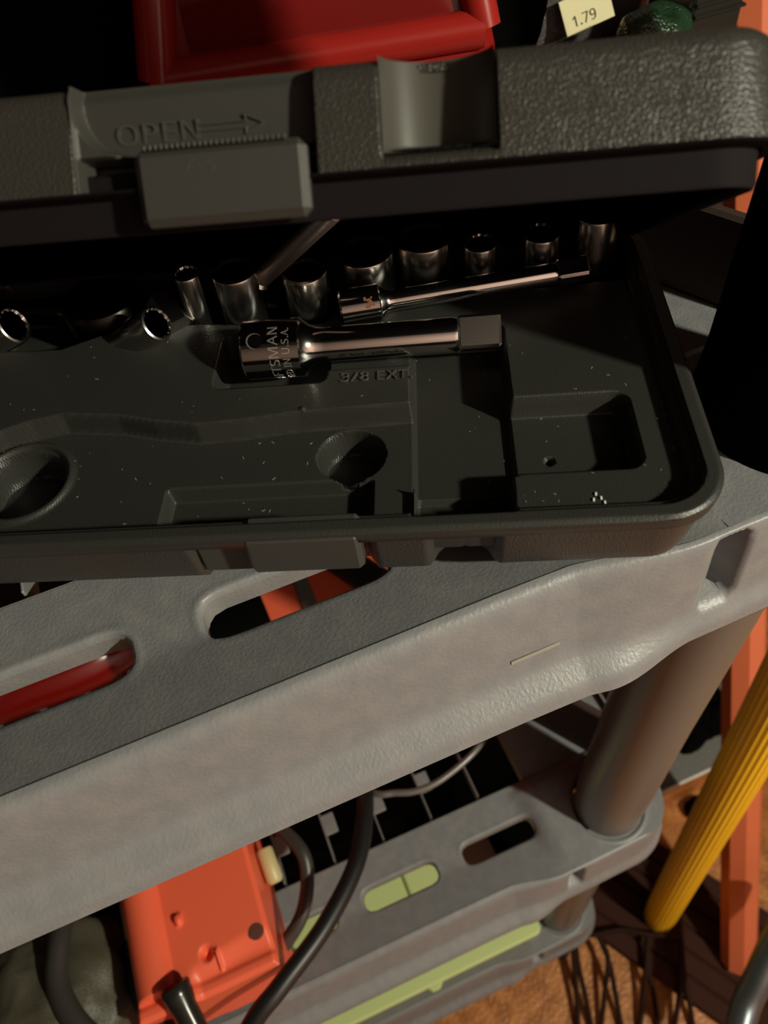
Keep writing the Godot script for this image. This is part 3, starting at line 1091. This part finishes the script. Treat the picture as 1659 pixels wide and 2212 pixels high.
# ---------------------------------------------------------------- what stands behind the lid
func behind_lid() -> void:
	var ws := MB.new()
	ws.box(Transform3D(Basis(Vector3.UP, -1.125), Vector3(0.0125, 0.8290, -0.0645)), Vector3(0.058, 0.031, 0.005), 0.0012)  # strip added so the deck past the bright patch reads dark
	single("dark_fill_strip", ws, M.strip, "low dark brown strip added to fill the dark beside the black sleeved post", "strip")
	var cr := thing("crate", "narrow dark brown crate beside the shelving unit, under the green wrapper", "crate", at(0.080, 0.0, -0.221))
	var cbx := MB.new()
	cbx.box(at(0, 0.405, 0), Vector3(0.064, 0.810, 0.126), 0.002)
	part("body", cbx, M.strip, cr)
	var ctp := MB.new()
	ctp.box(at(0, 0.818, 0), Vector3(0.068, 0.016, 0.130), 0.002)
	part("top_board", ctp, M.strip, cr)
	# red case with a dark window in its front, leaning back
	var tilt := Transform3D(Basis(Vector3.UP, deg_to_rad(-14.0)) * Basis(Vector3.RIGHT, deg_to_rad(-16.0)), Vector3(-0.073, 0.8135, -0.150))
	var rc := thing("red_case", "glossy red plastic case with a dark window in its front, standing behind the black lid", "case", tilt)
	var fr := MB.new()
	var flat_x := Basis(Vector3.RIGHT, PI / 2.0)
	fr.prism(PackedVector2Array([Vector2(-0.0650, -0.008), Vector2(0.0612, -0.008), Vector2(0.0600, -0.055), Vector2(0.0480, -0.125), Vector2(-0.0420, -0.125), Vector2(-0.0640, -0.065)]), -0.050, -0.010, Transform3D(flat_x, Vector3.ZERO), 0.003)
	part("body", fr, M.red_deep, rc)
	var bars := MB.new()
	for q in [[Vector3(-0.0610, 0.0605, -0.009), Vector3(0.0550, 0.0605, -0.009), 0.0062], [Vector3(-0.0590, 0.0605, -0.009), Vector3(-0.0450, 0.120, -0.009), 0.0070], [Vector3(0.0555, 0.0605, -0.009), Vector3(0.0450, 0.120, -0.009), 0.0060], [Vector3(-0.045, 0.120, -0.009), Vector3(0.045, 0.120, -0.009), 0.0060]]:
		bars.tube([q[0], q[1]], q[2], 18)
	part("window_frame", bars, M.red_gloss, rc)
	var wn := MB.new()
	var G := []
	for j in 17:
		var row := PackedVector3Array()
		for i in 25:
			var fx := i / 24.0
			var fy := j / 16.0
			var z := -0.0100 + 0.006 * exp(-pow((fx - 0.28) / 0.22, 2.0) - pow((fy - 0.30) / 0.30, 2.0))
			row.append(Vector3(-0.046 + 0.093 * fx, 0.064 + 0.057 * fy, z))
		G.append(row)
	wn.grid(G, Vector3.BACK)
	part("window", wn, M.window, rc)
	# black bag at the left
	var bag := MB.new()
	soft(bag, Transform3D(Basis(Vector3.UP, 0.25), Vector3(-0.245, 0.892, -0.232)), Vector3(0.132, 0.075, 0.045), 3.2, 0.006)
	single("black_bag", bag, M.cloth, "black cloth bag slumped behind the lid, left of the red case", "bag")
	# black pouch and grey bag with its paper tag at the right
	var po := MB.new()
	soft(po, Transform3D(Basis(Vector3.BACK, -0.35), Vector3(0.0075, 0.851, -0.200)), Vector3(0.021, 0.036, 0.018), 2.6, 0.002)
	single("black_pouch", po, M.void, "small black pouch between the red case and the paper-tagged bag", "pouch")
	var gb := MB.new()
	soft(gb, Transform3D(Basis(Vector3.BACK, 0.25), Vector3(0.070, 0.860, -0.234)), Vector3(0.042, 0.034, 0.022), 2.8, 0.004)
	single("plastic_bag", gb, M.grey_bag, "crinkled grey plastic bag carrying the cream price tag", "bag")
	var tg := thing("price_tag", "cream paper price tag with a handwritten price", "tag", Transform3D(Basis(Vector3.UP, -0.2) * Basis(Vector3.BACK, 0.24) * Basis(Vector3.RIGHT, -0.5), Vector3(0.0575, 0.8470, -0.2060)))
	var tp := MB.new()
	tp.box(Transform3D(), Vector3(0.0208, 0.0134, 0.0004), 0.0001)
	part("paper", tp, M.paper, tg)
	var tt := MB.new()
	tt.text("1.79", sans, 0.0040, 0.0002, func(p: Vector3) -> Vector3: return Vector3(p.x - 0.0018, p.y - 0.0026, 0.0003 + p.z))
	part("handwriting", tt, M.ink, tg)
	var gw := MB.new()
	soft(gw, Transform3D(Basis(Vector3.BACK, -0.45), Vector3(0.066, 0.841, -0.168)), Vector3(0.016, 0.012, 0.010), 2.0, 0.006)
	single("green_wrapper", gw, M.green_wrap, "shiny crumpled green wrapper behind the lid's right end", "wrapper")
	var bx := MB.new()
	bx.box(at(0.0960, 0.8495, -0.186), Vector3(0.026, 0.045, 0.03), 0.002)
	for k in 3:
		bx.box(at(0.0960, 0.848 + 0.004 * k, -0.1705), Vector3(0.024, 0.0012, 0.003), 0.0003)
	single("dark_box", bx, M.black_gloss, "dark glossy box with ridged front, beside the green wrapper", "box")

# soft superellipsoid with lumps
func soft(mb: MB, xf: Transform3D, h: Vector3, e: float, lump: float) -> void:
	var f := noise(FastNoiseLite.TYPE_SIMPLEX, 22.0, 3, int(h.x * 10000.0))
	var P := []
	for j in 33:
		var a := -PI / 2.0 + PI * j / 32.0
		var row := PackedVector3Array()
		for i in 48:
			var b := TAU * i / 48.0
			var ca := signf(cos(a)) * pow(absf(cos(a)), 2.0 / e)
			var sa := signf(sin(a)) * pow(absf(sin(a)), 2.0 / e)
			var p := Vector3(ca * signf(cos(b)) * pow(absf(cos(b)), 2.0 / e), sa, ca * signf(sin(b)) * pow(absf(sin(b)), 2.0 / e)) * h
			p += p.normalized() * f.get_noise_3dv(p) * lump * 2.0
			row.append(xf * p)
		P.append(row)
	mb.grid(P, Vector3.UP, true, xf.origin)

# ---------------------------------------------------------------- second shelf
func red_top(x: float, z: float) -> float:
	var y := 0.530
	# round ridge along the left side
	var q := (x + 0.2785) / 0.0115
	if absf(q) < 1.0 and z < 0.004:
		y = maxf(y, 0.524 + 0.0125 * sqrt(1.0 - q * q))
	if x < -0.2785 and z < 0.004:
		y = 0.524 + 0.0125 * sqrt(maxf(0.0, 1.0 - minf(1.0, q * q)))
	# front apron falls a little, raised front band
	y -= 0.004 * smoothstep(-0.006, 0.006, z - 0.002 * sin(x * 90.0)) * smoothstep(-0.262, -0.256, x)
	y += 0.0015 * smoothstep(0.0050, 0.0075, z)
	# button, dent with its ridge
	y += 0.003 * smoothstep(0.0036, 0.0022, Vector2((x + 0.2605) * 1.5, z + 0.0275).length())
	y -= 0.005 * smoothstep(0.0045, 0.001, Vector2(x + 0.2500, z + 0.006).length())
	y += 0.002 * smoothstep(0.0012, 0.0004, absf(x + 0.2445)) * smoothstep(0.006, 0.004, absf(z + 0.001))
	return y

func lower_shelf() -> void:
	var rb := thing("red_housing", "orange-red moulded plastic housing with a round ridge, on the second shelf", "tool", Transform3D())
	var top := MB.new()
	var P := []
	for j in 91:
		var z := -0.085 + 0.098 * j / 90.0
		var row := PackedVector3Array()
		for i in 101:
			var x := -0.290 + 0.074 * i / 100.0
			var e := minf(minf(x + 0.290, -0.216 - x), 0.013 - z)
			row.append(Vector3(x, red_top(x, z) - 0.0022 * (1.0 - smoothstep(0.0, 0.002, e)), z))
		P.append(row)
	top.grid(P, Vector3.UP)
	# walls below the edges
	var W := []
	for dy in [0.0, -0.022, -0.058]:
		var row := PackedVector3Array()
		for i in range(0, 101):
			var p: Vector3 = P[90][i]
			row.append(Vector3(p.x, maxf(p.y + dy, 0.4540) if dy < -0.03 else p.y + dy, p.z))
		W.append(row)
	top.grid(W, Vector3.BACK)
	for side in 2:
		var S := []
		for dy in [0.0, -0.03, -0.06]:
			var row := PackedVector3Array()
			for j in 91:
				var p: Vector3 = P[j][0 if side == 0 else 100]
				row.append(Vector3(p.x, maxf(p.y + dy, 0.4540), p.z))
			S.append(row)
		top.grid(S, Vector3.LEFT if side == 0 else Vector3.RIGHT)
	part("shell", top, M.red, rb)
	var fl := MB.new()
	fl.box(at(-0.298, 0.4795, -0.006), Vector3(0.018, 0.006, 0.052), 0.0015)
	part("flange", fl, M.red, rb)
	var sm := MB.new()
	sm.lathe([Vector2(0, 0), Vector2(0.0042, 0.0), Vector2(0.0028, 0.00015), Vector2(0, 0.0002)], Transform3D(Basis(), Vector3(-0.2225, 0.5302, -0.0055)), 18)
	part("grease_smudge", sm, M.smudge, rb)
	# black nozzle that comes out under the ridge
	var nz := MB.new()
	var a := Vector3(-0.2665, 0.540, 0.004)
	var b := Vector3(-0.2560, 0.515, 0.060)
	nz.lathe([Vector2(0, 0), Vector2(0.0072, 0.0), Vector2(0.0078, 0.001), Vector2(0.0074, 0.005), Vector2(0.0060, 0.012), Vector2(0.0058, a.distance_to(b)), Vector2(0, a.distance_to(b))], along(a, b), 30)
	single("black_nozzle", nz, M.black_gloss, "glossy black flared nozzle in front of the red housing", "nozzle")
	var cd := MB.new()
	cd.box(Transform3D(Basis(Vector3.UP, -0.02), Vector3(-0.252, 0.4560, 0.001)), Vector3(0.062, 0.0012, 0.022), 0.0003)
	single("clear_strip", cd, M.clear, "thin pale plastic strip sticking out under the red housing", "strip")
	# olive rounded body at the left
	var ol := MB.new()
	soft(ol, Transform3D(Basis(Vector3.UP, 0.55), Vector3(-0.358, 0.492, -0.012)), Vector3(0.062, 0.034, 0.050), 2.6, 0.004)
	single("olive_pouch", ol, M.olive, "dull olive rounded pouch at the bottom left, crossed by a cable", "pouch")
	var ws := MB.new()
	ws.box(Transform3D(Basis(Vector3.UP, -0.98), Vector3(0.0000, 0.4835, -0.0565)), Vector3(0.058, 0.060, 0.005), 0.0012)  # second added strip, makes the plate behind the post dark
	single("dark_fill_strip", ws, M.strip, "dark brown strip added on the second shelf to fill the dark behind the grey post", "strip")
	# cables
	var cb := [
		[[Vector3(-0.143, 0.470, -0.085), Vector3(-0.1425, 0.500, -0.061), Vector3(-0.159, 0.512, -0.0245), Vector3(-0.187, 0.520, 0.003), Vector3(-0.219, 0.524, 0.0225), Vector3(-0.238, 0.520, 0.032), Vector3(-0.27, 0.50, 0.055)], 0.0052, M.rubber, "thick black cable arching over the front of the second shelf"],
		[[Vector3(-0.225, 0.470, -0.080), Vector3(-0.204, 0.495, -0.068), Vector3(-0.191, 0.500, -0.046), Vector3(-0.192, 0.495, -0.030), Vector3(-0.203, 0.490, -0.012), Vector3(-0.226, 0.478, 0.000), Vector3(-0.235, 0.468, 0.004)], 0.0042, M.cable, "brownish looped cable right beside the red housing"],
		[[Vector3(-0.155, 0.468, -0.095), Vector3(-0.139, 0.497, -0.060), Vector3(-0.1255, 0.500, -0.0525), Vector3(-0.112, 0.500, -0.0482), Vector3(-0.094, 0.500, -0.0490), Vector3(-0.067, 0.500, -0.0575), Vector3(-0.045, 0.495, -0.075)], 0.0021, M.tube, "thin grey wire curving under the lip of the upper shelf"],
		[[Vector3(-0.322, 0.520, -0.062), Vector3(-0.325, 0.527, -0.044), Vector3(-0.327, 0.529, -0.022), Vector3(-0.317, 0.528, 0.003), Vector3(-0.300, 0.520, 0.022)], 0.0058, M.cable, "dark cable hanging across the olive pouch"],
		[[Vector3(-0.296, 0.500, -0.035), Vector3(-0.294, 0.506, -0.014), Vector3(-0.290, 0.512, 0.002), Vector3(-0.282, 0.515, 0.016), Vector3(-0.276, 0.510, 0.034)], 0.0058, M.rubber, "black strap running down the left side of the red housing"]]
	for q in cb:
		var mb := MB.new()
		mb.tube(curve(q[0], 12), q[1], 16)
		single("cable", mb, q[2], q[3], "cable", "cables on the second shelf")
	var bp := MB.new()
	bp.lathe([Vector2(0, 0), Vector2(0.0045, 0), Vector2(0.005, 0.001), Vector2(0.005, 0.018), Vector2(0.0035, 0.02), Vector2(0, 0.02)], along(Vector3(-0.2105, 0.505, -0.052), Vector3(-0.2095, 0.500, -0.030)), 20)
	single("beige_plug", bp, M.beige, "beige plug peeking out at the right edge of the red housing", "plug")
	# seen through the slots of the upper shelf
	var rt := thing("red_tool_box", "bright red tool box with a grey strap, under the upper shelf's right slot", "tool box", at(-0.135, 0.4535, -0.195))
	var rb2 := MB.new()
	rb2.box(at(0, 0.05, 0), Vector3(0.135, 0.10, 0.09), 0.006)
	part("box_body", rb2, M.red, rt)
	var st := MB.new()
	st.box(at(0.002, 0.101, 0), Vector3(0.010, 0.003, 0.092), 0.0008)
	part("strap", st, M.sheet, rt)
	var bh := MB.new()
	bh.box(Transform3D(Basis(Vector3.UP, 0.5), Vector3(0.030, 0.105, 0.0)), Vector3(0.022, 0.012, 0.10), 0.003)
	part("handle", bh, M.rubber, rt)
	var fl2 := MB.new()
	fl2.lathe([Vector2(0, 0), Vector2(0.018, 0), Vector2(0.020, 0.002), Vector2(0.020, 0.060), Vector2(0.018, 0.063), Vector2(0, 0.063)], along(Vector3(-0.222, 0.590, -0.146), Vector3(-0.161, 0.590, -0.148)), 32)
	single("black_canister", fl2, M.void, "black canister lying in front of the red tool box, seen through the slot", "canister")
	var rr := MB.new()
	rr.tube(curve([Vector3(-0.37, 0.535, -0.205), Vector3(-0.32, 0.545, -0.198), Vector3(-0.275, 0.542, -0.200), Vector3(-0.240, 0.530, -0.220)], 10), 0.019, 24)
	single("red_roll", rr, M.red_roll, "glossy red rolled bundle seen through the left slot of the upper shelf", "roll")

# ---------------------------------------------------------------- bottom shelf
func green_box(x0: float, x1: float, z0: float, z1: float, label: String, tab: bool) -> void:
	var g := thing("storage_tub", label, "tub", at(0, 0.0935, 0), "green tubs on the bottom shelf")
	var body := MB.new()
	body.box(at((x0 + x1) / 2.0, 0.0165 if tab else 0.014, (z0 + z1) / 2.0), Vector3(x1 - x0 - 0.008, 0.022 if tab else 0.027, z1 - z0 - 0.008), 0.004)
	part("body", body, M.green, g)
	var lidm := MB.new()
	var poly := PackedVector2Array()
	for c in [[x1, z1, 0], [x0, z1, 1], [x0, z0, 2], [x1, z0, 3]]:
		for k in 7:
			var a: float = c[2] * PI / 2.0 + PI / 2.0 * k / 6.0
			var s := 0.007
			var o := Vector2(c[0] + (-s if c[0] == x1 else s), c[1] + (-s if c[1] == z1 else s))
			poly.append(o + Vector2(cos(a), sin(a)) * s)
	lidm.prism(poly, 0.024, 0.032, Transform3D(), 0.002)
	part("lid", lidm, M.green, g)
	if tab:
		var tb := MB.new()
		tb.prism(PackedVector2Array([Vector2(-0.154, z1 - 0.002), Vector2(-0.134, z1 - 0.002), Vector2(-0.140, z1 + 0.0045), Vector2(-0.148, z1 + 0.0045)]), 0.022, 0.031, Transform3D(), 0.0012)
		part("tab", tb, M.green, g)

func bottom_shelf() -> void:
	green_box(-0.262, -0.0275, -0.0145, 0.0058, "front pale green flat tub with a small tab, at the edge of the bottom shelf", true)
	green_box(-0.1350, -0.078, -0.125, -0.022, "pale green tub under the middle slot, right of the dark gap", false)
	green_box(-0.262, -0.1368, -0.125, -0.022, "pale green tub under the left slots, behind the tabbed one", false)
	var cb := MB.new()
	cb.box(at(-0.0565, 0.1075, -0.092), Vector3(0.039, 0.028, 0.062), 0.001)
	single("cardboard_box", cb, M.card, "small brown cardboard box under the rightmost slot of the second shelf", "box")
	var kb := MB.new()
	kb.box(at(-0.0110, 0.1085, -0.092), Vector3(0.049, 0.030, 0.066), 0.003)  # black block added for the shadow seen through the rightmost slot
	single("shade_block", kb, M.void, "added black block standing in for shadow under the rightmost slot, beside the brown cardboard one", "box")
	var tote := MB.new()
	tote.box(at(-0.2285, 0.255, -0.191), Vector3(0.523, 0.32, 0.107), 0.006)  # black bin added so the gaps between the ribs stay dark
	single("dark_fill_bin", tote, M.void, "matt black bin added to fill the dark behind the green tubs", "bin")

# ---------------------------------------------------------------- on the floor
func floor_things() -> void:
	# yellow pole
	var yp := thing("yellow_pole", "ribbed yellow pole standing beside the shelving unit", "pole", along(Vector3(0.1099, 0.0155, 0.030), Vector3(0.103, 1.0, -0.033)))
	var q := MB.new()
	q.lathe([Vector2(0, 0), Vector2(0.013, 0), Vector2(0.0155, 0.002), Vector2(0.0158, 0.01), Vector2(0.0158, 1.25), Vector2(0, 1.25)], Transform3D(), 40)
	part("core", q, M.yellow, yp)
	for k in 26:
		var a := TAU * k / 26.0
		var r := MB.new()
		r.box(Transform3D(Basis(Vector3.UP, -a), Vector3(cos(a) * 0.0158, 0.63, sin(a) * 0.0158)), Vector3(0.0012, 1.22, 0.0019), 0.0005)
		part("rib", r, M.yellow, yp)
	# orange pole
	var op := thing("orange_pole", "orange eight-sided pole leaning back to the wall behind the yellow one", "pole", along(Vector3(0.1617, 0.0190, 0.0966), Vector3(0.1998, 0.3139, -0.0687)))
	var o := MB.new()
	var oc := PackedVector2Array()
	for k in 8:
		var a := TAU * (k + 0.3) / 8.0
		oc.append(Vector2(cos(a) * 0.0182, sin(a) * 0.0182))
	o.prism(oc, 0.0, 1.36, Transform3D(), 0.003)
	part("shaft", o, M.orange, op)
	var oe := MB.new()
	oe.lathe([Vector2(0, -0.004), Vector2(0.013, -0.004), Vector2(0.0165, 0.0), Vector2(0.0, 0.001)], Transform3D(), 24)
	part("end_cap", oe, M.orange, op)
	# grey topped board with a white edge and a hole in its front
	var ms := thing("low_cabinet", "low grey-topped cabinet with a white front edge, behind the poles", "cabinet", at(0.245, 0, -0.118))
	var ct := MB.new()
	ct.box(at(0, 0.094, 0), Vector3(0.21, 0.010, 0.100), 0.001)
	part("top", ct, M.sheet, ms)
	var ce := MB.new()
	ce.box(at(0, 0.0985, 0.0510), Vector3(0.21, 0.0035, 0.0030), 0.0008)
	ce.box(at(0, 0.0985, -0.0500), Vector3(0.21, 0.0035, 0.0030), 0.0008)
	part("white_edge", ce, M.white, ms)
	var cf := MB.new()
	cf.box(at(0, 0.045, 0), Vector3(0.205, 0.088, 0.094), 0.001)
	part("front", cf, M.floor, ms)
	var rg := MB.new()
	soft(rg, Transform3D(Basis(Vector3.UP, 0.4), Vector3(0.255, 0.106, -0.118)), Vector3(0.046, 0.014, 0.018), 2.2, 0.008)
	single("dark_rag", rg, M.cloth, "dark crumpled rag lying on the low grey cabinet top", "rag")
	var pk := MB.new()
	soft(pk, Transform3D(Basis(Vector3.UP, 0.3), Vector3(0.2217, 0.0085, -0.0520)), Vector3(0.017, 0.007, 0.013), 2.2, 0.003)
	single("black_lump", pk, M.void, "small black lump on the floor below the white cabinet edge", "lump")
	# brown slatted mat
	var dir := Vector3(0.061, 0, 0.099).normalized()
	var ang := atan2(-dir.z, dir.x)
	var bm := thing("slatted_mat", "dark brown slatted tray lying on the floor under the poles", "tray", Transform3D(Basis(Vector3.UP, ang), Vector3(0.118, 0.0, 0.040)))
	var base := MB.new()
	base.box(at(0, 0.006, -0.008), Vector3(0.30, 0.010, 0.125), 0.002)
	part("base", base, M.brown, bm)
	for k in 6:
		var s := MB.new()
		s.box(at(0, 0.0125, -0.062 + 0.0215 * k), Vector3(0.295, 0.005, 0.0190), 0.0012)
		part("slat", s, M.brown, bm)
	# wire rack
	var wr := thing("wire_rack", "dark brown wire rack with paired hairpin legs, on the floor", "rack", Transform3D())
	var rail := MB.new()
	rail.tube(curve([Vector3(-0.0084, 0.0250, 0.0265), Vector3(0.0150, 0.0300, 0.0144), Vector3(0.0374, 0.0300, 0.0195), Vector3(0.0646, 0.0300, 0.0262), Vector3(0.0868, 0.0300, 0.0403), Vector3(0.1169, 0.0300, 0.0549)], 8), 0.0028, 12)
	part("rail", rail, M.wire, wr)
	for L in [[Vector3(0.0125, 0.0300, 0.0148), Vector3(0.0076, 0.0280, 0.0205), Vector3(-0.0092, 0.0140, 0.0591), Vector3(-0.0232, 0.0040, 0.0876)], [Vector3(0.0125, 0.0300, 0.0167), Vector3(0.0054, 0.0240, 0.0354), Vector3(-0.0012, 0.0140, 0.0625), Vector3(-0.0097, 0.0040, 0.0932)], [Vector3(0.0371, 0.0300, 0.0199), Vector3(0.0371, 0.0260, 0.0419), Vector3(0.0174, 0.0140, 0.0701), Vector3(-0.0022, 0.0040, 0.0962)], [Vector3(0.0378, 0.0300, 0.0226), Vector3(0.0358, 0.0240, 0.0472), Vector3(0.0280, 0.0140, 0.0745), Vector3(0.0182, 0.0040, 0.1046)], [Vector3(0.0861, 0.0300, 0.0405), Vector3(0.0694, 0.0240, 0.0648), Vector3(0.0543, 0.0140, 0.0854), Vector3(0.0338, 0.0040, 0.1110)], [Vector3(0.0848, 0.0300, 0.0433), Vector3(0.0701, 0.0230, 0.0682), Vector3(0.0640, 0.0140, 0.0894), Vector3(0.0528, 0.0040, 0.1188)], [Vector3(0.1160, 0.0300, 0.0545), Vector3(0.1000, 0.0230, 0.0830), Vector3(0.0851, 0.0140, 0.1026), Vector3(0.0662, 0.0040, 0.1243)], [Vector3(0.1158, 0.0300, 0.0573), Vector3(0.1004, 0.0220, 0.0875), Vector3(0.0946, 0.0140, 0.1065), Vector3(0.0851, 0.0040, 0.1320)]]:
		var w := MB.new()
		w.tube(curve(L, 8), 0.0028, 10)
		part("leg", w, M.wire, wr)
	# grey bent pipe
	var gp := MB.new()
	gp.tube(curve([Vector3(0.1769, 0.2000, 0.0806), Vector3(0.1529, 0.1600, 0.0993), Vector3(0.1313, 0.1400, 0.1152), Vector3(0.1118, 0.1250, 0.1287), Vector3(0.0852, 0.1200, 0.1513)], 12), 0.0125, 24)
	single("metal_pipe", gp, M.pipe, "bent grey metal pipe in the bottom right corner", "pipe")
